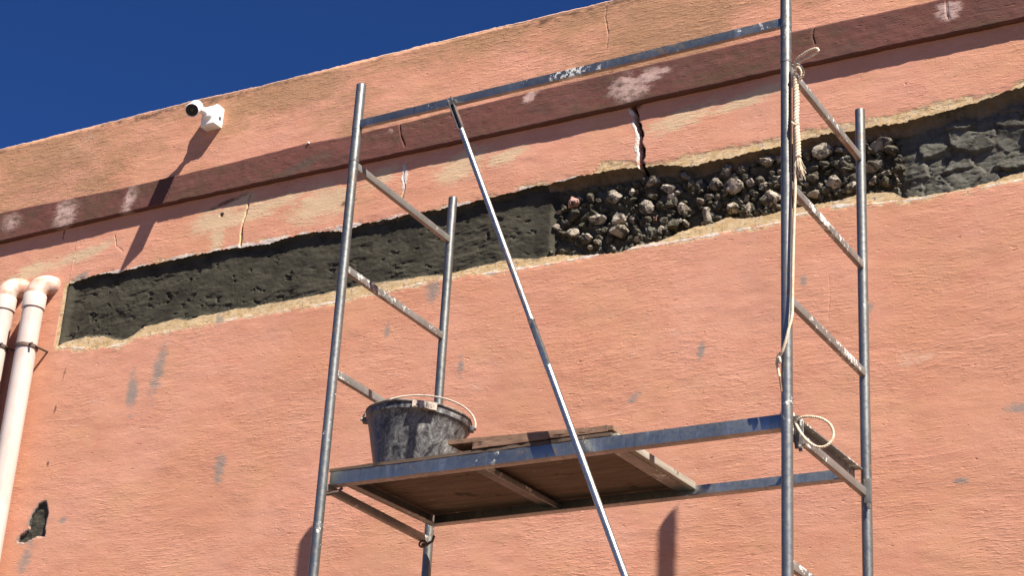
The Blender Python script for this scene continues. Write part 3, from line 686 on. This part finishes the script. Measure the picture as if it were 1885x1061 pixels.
# cable from the box over the parapet
bm = bmesh.new(); tube_bm(bm, [(ctr[0]+.012, -.03, ctr[2]+bh/2-.004), (ctr[0]+.016, -.028, ctr[2]+bh/2+.02), (ctr[0]+.018, .012, ctr[2]+bh/2+.028)], .0025, 8)
frombm('cable', bm, M_white, sc_, 60)
bm = bmesh.new(); lathe_bm(bm, [(.009, 0), (.009, .01), (.006, .014), (0, .014)], 16, (ctr[0]+.012, -.03, ctr[2]+bh/2-.002)); frombm('cable_gland', fin(bm), M_white, sc_, 40)

# ------------------------------------------------------------------ scaffold
x0, y0, W, ya = -3.873887, 5.326528-YW, .735441, -.00879
LN = {(0, 0): (-.005614, -.000538), (0, 1): (-.012699, .007611), (1, 0): (.003001, -.011646), (1, 1): (.003904, -.006135)}
L_ = 1.8
def P(i, j, z, di=0., dj=0.):
    """point on the scaffold: i, j in 0..1 along length / depth (world z)"""
    a = i*L_+di; b = j*W+dj; zz = z-EYE
    lx = sum(LN[p, q][0]*((i if p else 1-i)*(j if q else 1-j)) for p in (0, 1) for q in (0, 1))
    ly = sum(LN[p, q][1]*((i if p else 1-i)*(j if q else 1-j)) for p in (0, 1) for q in (0, 1))
    return Vector((x0+a*math.cos(ya)-b*math.sin(ya)+lx*(zz-2), y0+a*math.sin(ya)+b*math.cos(ya)+ly*(zz-2), z))
scaf = empty('scaffold', (x0+.9, y0+W/2, 0), 'galvanised steel tube scaffold tower standing in front of the pink wall', 'scaffold')
RT = .0188
tops = {(0, 0): 3.740+EYE, (1, 0): 3.74+EYE, (0, 1): 3.585+EYE, (1, 1): 3.591+EYE}
joint = {(0, 0): 3.394+EYE, (1, 0): 3.397+EYE, (0, 1): None, (1, 1): None}
for (i, j), zt_ in tops.items():
    bm = bmesh.new(); zj = joint[i, j]
    if zj is None:
        tube_bm(bm, [P(i, j, .02), P(i, j, 1.8), P(i, j, zt_)], RT, 28, hollow=True); frombm('post', bm, M_tube, scaf, 40)
    else:
        tube_bm(bm, [P(i, j, .02), P(i, j, 1.8), P(i, j, zj)], RT, 28, hollow=True); po = frombm('post', bm, M_tube, scaf, 40)
        bm = bmesh.new(); tube_bm(bm, [P(i, j, zj+.004), P(i, j, zt_)], RT+.0006, 28, hollow=True); frombm('extension_tube', bm, M_tube, po, 40)
        bm = bmesh.new(); tube_bm(bm, [P(i, j, zj-.003), P(i, j, zj+.006)], RT+.0012, 28); frombm('joint_ring', bm, M_dark, po, 40)
    bm = bmesh.new(); b = P(i, j, .01); bar_bm(bm, (b.x, b.y, .004), (b.x, b.y, .012), .12, .12, up=(0, 1, 0)); frombm('base_plate', bm, M_dark, scaf)
rz = [3.381, 2.937, 2.507, 2.063, 1.62, 1.18, .74, .3, -.14, -.58, -1.0]
for i in (0, 1):
    for kk, z in enumerate(rz):
        z += EYE
        if i == 1 and kk == 2: z += .006
        bm = bmesh.new()
        bar_bm(bm, P(i, 0, z, 0, RT*.75), P(i, 1, z, 0, -RT*.75), .020, .030, bev=.003)
        frombm('rung', bm, M_rung, scaf, 40)
# top front rail and its lower twins
def ledger(z, w=.02, h=.034, j=0., dj=.0, name='ledger', M_beam=M_beam2):
    bm = bmesh.new(); bar_bm(bm, P(0, j, z, RT*.8, dj), P(1, j, z, -RT*.8, dj), w, h, bev=.002); frombm(name, bm, M_beam, scaf, 40)
ledger(3.558+EYE)
ledger(1.0); ledger(1.0, j=1.)
for i in (0, 1):     # small welded collars under the bars
    bm = bmesh.new(); tube_bm(bm, [P(i, 0, 3.558+EYE-.024), P(i, 0, 3.558+EYE+.024)], RT+.0014, 24); frombm('weld_collar', bm, M_tube, scaf, 40)
# diagonal brace in front of the front frame
yb = y0-.036
A_ = Vector(onY(830, 186, yb)); Bq = Vector(onY(1150, 1061, yb)); dr = (Bq-A_).normalized()
def al(px_v):   # point of the brace at photo height v
    lo, hi = 0, 6.
    for _ in range(40):
        m = (lo+hi)/2; q = np.array(A_+dr*m)-CAMP
        vv = PH/2-FPX*(q@U_)/(q@F_)
        if vv < px_v: lo = m
        else: hi = m
    return lo
E_ = (x0+L_-A_.x)/dr.x
brace_end = A_+dr*(E_-.04)
bm = bmesh.new(); s1, s2, s3 = al(238), al(592), al(674)
yv = Vector((0, 1, 0))
pts = [A_+dr*s1, A_+dr*(s1+.01), A_+dr*(s2-.02), A_+dr*s2]
tube_bm(bm, pts, [.011, .0115, .0115, .0135], 20); br = frombm('brace', bm, M_chrome, scaf, 50)
bm = bmesh.new(); tube_bm(bm, [A_+dr*s3, A_+dr*(s3+.02), brace_end], [.0135, .0125, .0125], 20); frombm('brace_tube', bm, M_chrome, br, 50)
bm = bmesh.new(); bar_bm(bm, A_+dr*(s2-.005), A_+dr*(s3+.005), .021, .025, up=(0, 1, 0), bev=.004); frombm('sleeve', bm, M_beam, br, 40)
# flattened fork at the head: two cheeks, a slot between, and a bolt through
sd = dr.cross(yv).normalized()
bm = bmesh.new()
for k in (-1, 1): bar_bm(bm, A_-dr*.012+sd*.0085*k, A_+dr*s1+sd*.0085*k, .004, .022, up=(0, 1, 0), bev=.001)
bar_bm(bm, A_+dr*(s1*.08)+yv*.008, A_+dr*(s1+.004)+yv*.008, .018, .004, up=(0, 1, 0), bev=.001)
frombm('fork', bm, M_tube, br, 40)
bm = bmesh.new(); tube_bm(bm, [A_+dr*.012-sd*.02, A_+dr*.012+sd*.022], .006, 12); lathe_bm(bm, [(0, 0), (.011, 0), (.011, .007), (0, .007)], 6, A_+dr*.012+sd*.012, sd); lathe_bm(bm, [(0, 0), (.010, 0), (.010, .006), (0, .006)], 6, A_+dr*.012-sd*.02, sd)
frombm('bolt', fin(bm), M_chrome, br, 40)

# ------------------------------------------------------------------ work platform
zf, zk = 2.094+EYE, 2.116+EYE
plat = empty('work_platform', (x0+.9, y0+W/2, 2.08+EYE), 'steel framed work platform with a stained plywood deck across the scaffold', 'scaffold platform')
jb = (5.985-5.3265)/W
def Q(di, j, dz=0.): return P(0, j, zf*(1-j/jb)+zk*(j/jb)+dz, di, 0.) if j <= jb else P(0, j, zk+dz, di, 0.)
jf = .022/W
bh_ = .048
def angle_bar(name, a, b, inward, h=bh_, w=.035, mat=M_beam):
    """L-profile: upright leg with a flange turned inward at its foot"""
    bm = bmesh.new(); a = Vector(a); b = Vector(b); iv = Vector(inward)
    bar_bm(bm, a, b, .004, h, bev=.001); o = iv*(w/2+.0022)-Vector((0, 0, h/2-.002)); bar_bm(bm, a+o, b+o, w, .004, bev=.0008)
    return frombm(name, bm, mat, plat, 40)
angle_bar('side_rail', Q(RT*.9, jf), Q(L_-RT*.9, jf), (0, 1, 0))
angle_bar('side_rail', Q(.07, jb), Q(L_-.03, jb), (0, -1, 0), mat=M_beam)
def cross(di, w, h, dz, mat, name='crossbar', j0=jf+.006, j1=jb-.006):
    bm = bmesh.new(); bar_bm(bm, Q(di, j0, dz), Q(di, j1, dz), w, h, bev=.001); return frombm(name, bm, mat, plat, 40)
xm = -3.271-x0; xr = -2.712-x0
cross(xm-.01, .075, .004, .008, M_dark); bmx = cross(xm+.029, .004, .020, -.004, M_rung, 'crossbar_web')
cross(xr-.028, .055, .004, .010, M_rung); cross(.082, .03, .004, -.020, M_rung); cross(.064, .004, .044, 0, M_dark, 'end_plate')
# right end: a channel open to the right, flanges bright
bm = bmesh.new(); xe = L_-.034; hz = .030
for a_, b_, ww, hh in ((0, 0, .004, .062),): bar_bm(bm, Q(xe, .045, .006), Q(xe, 1-.03, .006), ww, hh, bev=.001)
bar_bm(bm, Q(xe+.0165, .04, .006+hz), Q(xe+.0165, 1-.03, .006+hz), .029, .006, bev=.001); bar_bm(bm, Q(xe+.0095, .04, .006-hz), Q(xe+.0095, 1-.03, .006-hz), .015, .005, bev=.001)
frombm('end_channel', bm, M_rung, plat, 40)
def hook(di, j, dj, mat=M_dark):
    c = P(0, j, 2.063+EYE, di, dj); bm = bmesh.new()
    bar_bm(bm, c+Vector((0, 0, .048)), c+Vector((0, 0, -.040)), .007, .026, up=(1, 0, 0), bev=.001)
    bar_bm(bm, c+Vector((0, 0, -.036)), c+Vector((.004, 0, -.062)), .006, .012, up=(1, 0, 0), bev=.001)
    return frombm('hook', bm, mat, plat, 40)
hook(L_+.016, 0, .034); hook(L_+.018, 0, .062, M_rung); hook(L_+.016, 1, -.03, M_rung)
def rodhook(j, dj, s):
    c = P(0, j, 2.063+EYE-.022, 0, dj); bm = bmesh.new()
    tube_bm(bm, [c+Vector((-.004, 0, -.004)), c+Vector((.02, 0, -.006)), c+Vector((.034, s*.004, .0)), c+Vector((.05, s*.01, .003)), c+Vector((.062, s*.02, .02))], .0055, 12)
    return frombm('hook', bm, M_rust, plat, 50)
rodhook(0, .02, 1); rodhook(1, -.04, -1)
bm = bmesh.new(); c = P(0, 1, 2.063+EYE-.02, .01, -.055); tube_bm(bm, [c+Vector((.016*math.cos(a), 0, .013*math.sin(a)-.008)) for a in np.linspace(0, 2*math.pi, 17)[:-1]], .004, 8, closed=True); frombm('hook_ring', bm, M_rust, plat, 60)
# plywood lying in the frame, its edge showing over the front rail
tp = .012
def slab(name, c4, th, mat, parent, n=(60, 16), amp=.0015, seed=0, edge=None):
    """board from four top corners, slightly warped, thickness th"""
    a, b, c_, d = [np.array(p) for p in c4]; u = np.linspace(0, 1, n[0])[None, :, None]; v = np.linspace(0, 1, n[1])[:, None, None]
    Pt = a*(1-u)*(1-v)+b*u*(1-v)+c_*u*v+d*(1-u)*v
    wob = amp*fbm(Pt[..., 0]*6, Pt[..., 1]*6, 3, seed); Pt[..., 2] += wob
    rag = .002*fbm(Pt[..., 0]*40, Pt[..., 1]*40, 3, seed+3); Pt[0, :, 1] += rag[0]; Pt[-1, :, 1] += rag[-1]; Pt[:, -1, 0] += rag[:, -1]; Pt[:, 0, 0] += rag[:, 0]
    Bt = Pt.copy(); Bt[..., 2] -= th
    bm = bmesh.new(); V = [[bm.verts.new(p) for p in row] for row in Pt]; V2 = [[bm.verts.new(p) for p in row] for row in Bt]
    r_c = (len(V), len(V[0]))
    for i in range(r_c[0]-1):
        for j in range(r_c[1]-1):
            bm.faces.new((V[i][j], V[i][j+1], V[i+1][j+1], V[i+1][j])); bm.faces.new((V2[i][j], V2[i+1][j], V2[i+1][j+1], V2[i][j+1]))
    for j in range(r_c[1]-1):
        bm.faces.new((V[0][j], V2[0][j], V2[0][j+1], V[0][j+1])); bm.faces.new((V[-1][j], V[-1][j+1], V2[-1][j+1], V2[-1][j]))
    for i in range(r_c[0]-1):
        bm.faces.new((V[i][0], V[i+1][0], V2[i+1][0], V2[i][0])); bm.faces.new((V[i][-1], V2[i][-1], V2[i+1][-1], V[i+1][-1]))
    return frombm(name, fin(bm), mat, parent, 30)
dz = bh_/2+.002+tp
slab('plywood_deck', [Q(.012, jf-.004, dz), Q(xr, jf-.004, dz), Q(xr, jb+.008, dz), Q(.012, jb+.008, dz)], tp, M_ply, plat, seed=5)
# pale batten along the deck's right end
bm = bmesh.new(); bar_bm(bm, Q(xr+.012, jf+.004, dz-.016), Q(xr+.012, jb-.004, dz-.016), .022, .026, bev=.002); frombm('deck_batten', bm, M_plyedge, plat, 40)

# ------------------------------------------------------------------ loose boards
topz = 2.094+EYE+dz
zz_f = lambda y: topz
def px_on_plane_y(u, v, y): return onY(u, v, y)
yf = Q(0, jf)[1]-.012
b1 = onY(868, 843, yf); b2 = onY(1118, 803, yf)
zB = topz+.026
slab('loose_board', [(b1[0], yf, zB), (b2[0], yf, zB+.002), (b2[0]+.01, yf+.16, zB+.006), (b1[0]+.01, yf+.16, zB+.004)], .022, M_plank, None, seed=9)
tag(bpy.data.objects['loose_board'], 'lower brown loose board lying flat on the platform front edge', 'board', 'loose boards on the platform')
a1 = onY(825, 811, yf); a2 = onY(1128, 783, yf)
o = slab('loose_board', [tuple(a1), tuple(a2), (a2[0]+.02, yf+.19, a2[2]-.0), (a1[0]+.02, yf+.19, a1[2]+.0)], .016, M_plank, None, seed=12)
tag(o, 'upper brown loose board raised at its left end beside the bucket', 'board', 'loose boards on the platform')

# ------------------------------------------------------------------ bucket
bc = Vector((onY(762, 800, -YW+5.66)[0], -YW+5.66, topz+.012))
buck = empty('bucket', bc, 'dirty black mortar bucket standing on the platform left end', 'bucket')
H, rb_, rt2 = .275, .130, .196
tilt = Matrix.Rotation(R(3.0), 4, Vector((math.sin(YAW)*-1, math.cos(YAW), 0)))
def tb(bm):
    bmesh.ops.transform(bm, matrix=Matrix.Translation(bc)@tilt, verts=bm.verts[:]); return fin(bm)
bm = bmesh.new(); pr = [(0, 0), (rb_-.004, 0), (rb_, .004), (rb_+.002, .012), (rb_+.0015, .018), (rb_+.005, .024)]
for k in range(1, 12):
    s = k/12; pr.append((rb_+.005+(rt2-rb_-.01)*s, .024+(H-.06)*s))
pr += [(rt2-.002, H-.034), (rt2+.003, H-.03), (rt2+.004, H-.006), (rt2, H-.002), (rt2-.006, H-.004), (rb_-.004, .03), (0, .03)]
lathe_bm(bm, pr, 72)
co = [v for v in bm.verts]
for v in co:
    a = math.atan2(v.co.y, v.co.x); f = 1+.006*math.sin(2*a+.6)+.004*math.sin(5*a); v.co.x *= f; v.co.y *= f
frombm('bucket_body', tb(bm), M_buck, buck, 45)
bm = bmesh.new(); rp = []
NR = 96
for k in range(NR):
    a = 2*math.pi*k/NR; rr = rt2+.004; rp.append(((rr)*math.cos(a), rr*math.sin(a), H-.002+.001*math.sin(7*a)))
tube_bm(bm, rp, [.0048+.0010*random.random() for _ in range(NR)], 10, closed=True); frombm('bucket_rim', tb(bm), M_rim2, buck, 60)
ha = R(-5)                           # direction of the lugs
lx = Vector((math.cos(YAW+ha), math.sin(YAW+ha), 0))
for s in (-1, 1):
    bm = bmesh.new()
    bar_bm(bm, lx*(s*(rt2-.002))+Vector((0, 0, H-.026)), lx*(s*(rt2+.018))+Vector((0, 0, H-.026)), .03, .022, bev=.004)
    tube_bm(bm, [lx*(s*(rt2+.012))+Vector((0, 0, H-.024)), lx*(s*(rt2+.026))+Vector((0, 0, H-.022))], .006, 10)
    frombm('handle_lug', tb(bm), M_buck, buck, 40)
# pouring grip block on the camera side
bm = bmesh.new(); cdv = Vector((lx.y, -lx.x, 0)); cg = cdv
g0 = []
for k in range(13):
    a = R(0+25*k/12)-math.pi/2+YAW+ha; g0.append(Vector((math.cos(a)*(rt2+.010), math.sin(a)*(rt2+.010), H-.017)))
prev = None
for p_ in g0:
    d = Vector((p_.x, p_.y, 0)).normalized(); q4 = [bm.verts.new(p_+d*w_+Vector((0, 0, z_))) for w_, z_ in ((-.010, -.014), (.008, -.014), (.008, .014), (-.010, .014))]
    if prev:
        for k in range(4): bm.faces.new((prev[k], prev[(k+1) % 4], q4[(k+1) % 4], q4[k]))
    else: bm.faces.new(q4)
    prev = q4
bm.faces.new(prev[::-1]); frombm('rim_grip', tb(bm), M_rim, buck, 40)
bm = bmesh.new(); hp = []; fold = R(37)       # folded back toward the wall
bk = -cdv
for k in range(41):
    a = math.pi*k/40; hp.append(lx*(math.cos(a)*(rt2+.022))+(Vector((0, 0, 1))*math.cos(fold)+bk*math.sin(fold))*(math.sin(a)*.205)+Vector((0, 0, H-.022)))
tube_bm(bm, hp, .0034, 10); frombm('bucket_handle', tb(bm), M_bail, buck, 60)
# ------------------------------------------------------------------ ropes
def rope_bm(bm, pts, r, pitch=.03, strands=3, n=8, closed=False):
    """twisted strands around a smooth path"""
    pts = [Vector(p) for p in pts]
    cr_ = []
    N = len(pts)
    for i in range(N-1):
        p0 = pts[max(i-1, 0)]; p1_ = pts[i]; p2_ = pts[i+1]; p3 = pts[min(i+2, N-1)]
        for s in np.linspace(0, 1, 12, endpoint=False):
            cr_.append(.5*((2*p1_)+(p2_-p0)*s+(2*p0-5*p1_+4*p2_-p3)*s*s+(3*p1_-p0-3*p2_+p3)*s**3))
    cr_.append(pts[-1])
    # resample
    Ls = [0]
    for a, b in zip(cr_, cr_[1:]): Ls.append(Ls[-1]+(b-a).length)
    tot = Ls[-1]; st = pitch/9; M_ = int(tot/st)+2; out = []; j = 0
    for k in range(M_):
        d = tot*k/(M_-1)
        while j < len(Ls)-2 and Ls[j+1] < d: j += 1
        f = (d-Ls[j])/max(1e-9, Ls[j+1]-Ls[j]); out.append(cr_[j].lerp(cr_[j+1], min(1, f)))
    fr = []; s = None
    for k in range(M_):
        d = (out[min(k+1, M_-1)]-out[max(k-1, 0)]).normalized()
        s = d.orthogonal().normalized() if s is None else (s-d*s.dot(d)).normalized(); fr.append((s, d.cross(s)))
    for q in range(strands):
        path = []
        for k in range(M_):
            a = 2*math.pi*(q/strands+tot*k/(M_-1)/pitch); s_, t_ = fr[k]; path.append(out[k]+(s_*math.cos(a)+t_*math.sin(a))*r*.5)
        tube_bm(bm, path, r*.56, n)
    return out
rope = empty('rope', tuple(onY(1466, 120, y0-.02)), 'pale twisted rope knotted high on the right front post, hanging down', 'rope')
yr = y0-.034
pt = lambda u, v, dy=0.: tuple(onY(u, v, yr-.012+dy))
bm = bmesh.new()   # the loop standing out of the knot
rope_bm(bm, [pt(1461, 124), pt(1467, 110, -.01), pt(1478, 100, -.02), pt(1492, 92, -.03), pt(1503, 89, -.035), pt(1506, 93, -.035), pt(1500, 99, -.03), pt(1486, 106, -.02), pt(1472, 113, -.01), pt(1462, 120, 0)], .0050, .024)
frombm('loop', bm, M_rope, rope, 60)
bm = bmesh.new()   # knot: turns round the post and round the fall
for kz, (za, zb_) in enumerate(((-.004, .004), (.008, -.002))):
    ring = []
    c0 = P(1, 0, onY(1460, 124+kz*9, yr)[2])
    for k in range(19):
        a = 2*math.pi*k/18; ring.append(c0+Vector((math.cos(a)*(RT+.005), math.sin(a)*(RT+.005), za*math.sin(a)+zb_*math.cos(a))))
    if kz == 0: pass
rope_bm(bm, [pt(1460, 120), pt(1470, 118, -.012), pt(1478, 128, -.008), pt(1476, 142, .004), pt(1466, 148, .008), pt(1460, 140, .0)], .0046, .024)
rope_bm(bm, [pt(1462, 126), pt(1470, 124, -.014), pt(1475, 134, -.012), pt(1471, 146, -.006), pt(1463, 146), pt(1462, 134, -.008), pt(1468, 128, -.012)], .0046, .024)
frombm('knot', bm, M_rope, rope, 60)
bm = bmesh.new(); rope_bm(bm, [pt(1465, 140), pt(1465, 160), pt(1466, 190), pt(1465, 220, -.002), pt(1466, 232), pt(1468, 260), pt(1469, 290)], .0108, .038)
rope_bm(bm, [pt(1460, 221), pt(1459, 226, -.006), pt(1464, 230, -.008), pt(1469, 227, -.004)], .005, .024)
frombm('thick_fall', bm, M_rope, rope, 60)
bm = bmesh.new()   # frayed end
for k in range(46):
    a = random.uniform(0, 2*math.pi); rr = random.uniform(.1, 1); e = random.uniform(.6, 1.15)
    b0 = Vector(pt(1469, 285)); d1 = Vector((math.cos(a), math.sin(a)*.6, 0))
    tube_bm(bm, [b0+d1*.003, b0+d1*.012*rr+Vector((.001, 0, -.03*e)), b0+d1*.018*rr+Vector((.003, 0, -.058*e)), b0+d1*.022*rr+Vector((.006+.008*random.random(), 0, -.085*e))], [.0013, .0013, .001, .0005], 5)
frombm('frayed_end', bm, M_rope, rope, 60)
bm = bmesh.new()
rope_bm(bm, [pt(1462, 140, .012), pt(1462, 220, .012), pt(1463, 300, .006), pt(1464, 345), pt(1462, 400), pt(1460, 470), pt(1459, 530), pt(1458, 580, -.006), pt(1452, 605, -.014), pt(1447, 625, -.016), pt(1441, 645, -.012), pt(1436, 656, -.006)], .0050, .024)
frombm('thin_fall', bm, M_rope, rope, 60)
bm = bmesh.new()
rope_bm(bm, [pt(1436, 650, -.006), pt(1431, 660), pt(1436, 668, -.008), pt(1434, 658, -.010), pt(1430, 668, -.004), pt(1433, 684), pt(1435, 694)], .0046, .024)
frombm('end_knot', bm, M_rope, rope, 60)
bm = bmesh.new(); rope_bm(bm, [pt(1433, 680, .01), pt(1436, 700, .012), pt(1439, 722, .012)], .0032, .02); frombm('dark_tail', bm, M_plank, rope, 60)

rl = empty('rope_loop', tuple(onY(1466, 770, y0)), 'small open loop of pale rope hung on the right end of the platform', 'rope')
q = lambda u, v, dy=0.: tuple(onY(u, v, y0+.02+dy))
bm = bmesh.new()
rope_bm(bm, [q(1460, 762), q(1463, 775, .0), q(1472, 794, -.012), q(1486, 812, -.02), q(1503, 823, -.024), q(1520, 822, -.02), q(1532, 810, -.012), q(1534, 796, -.008), q(1528, 782, -.008), q(1514, 772, -.01), q(1497, 768, -.012), q(1480, 768, -.01), q(1469, 773, -.006), q(1464, 783, .0)], .0046, .022)
frombm('loop', bm, M_rope, rl, 60)
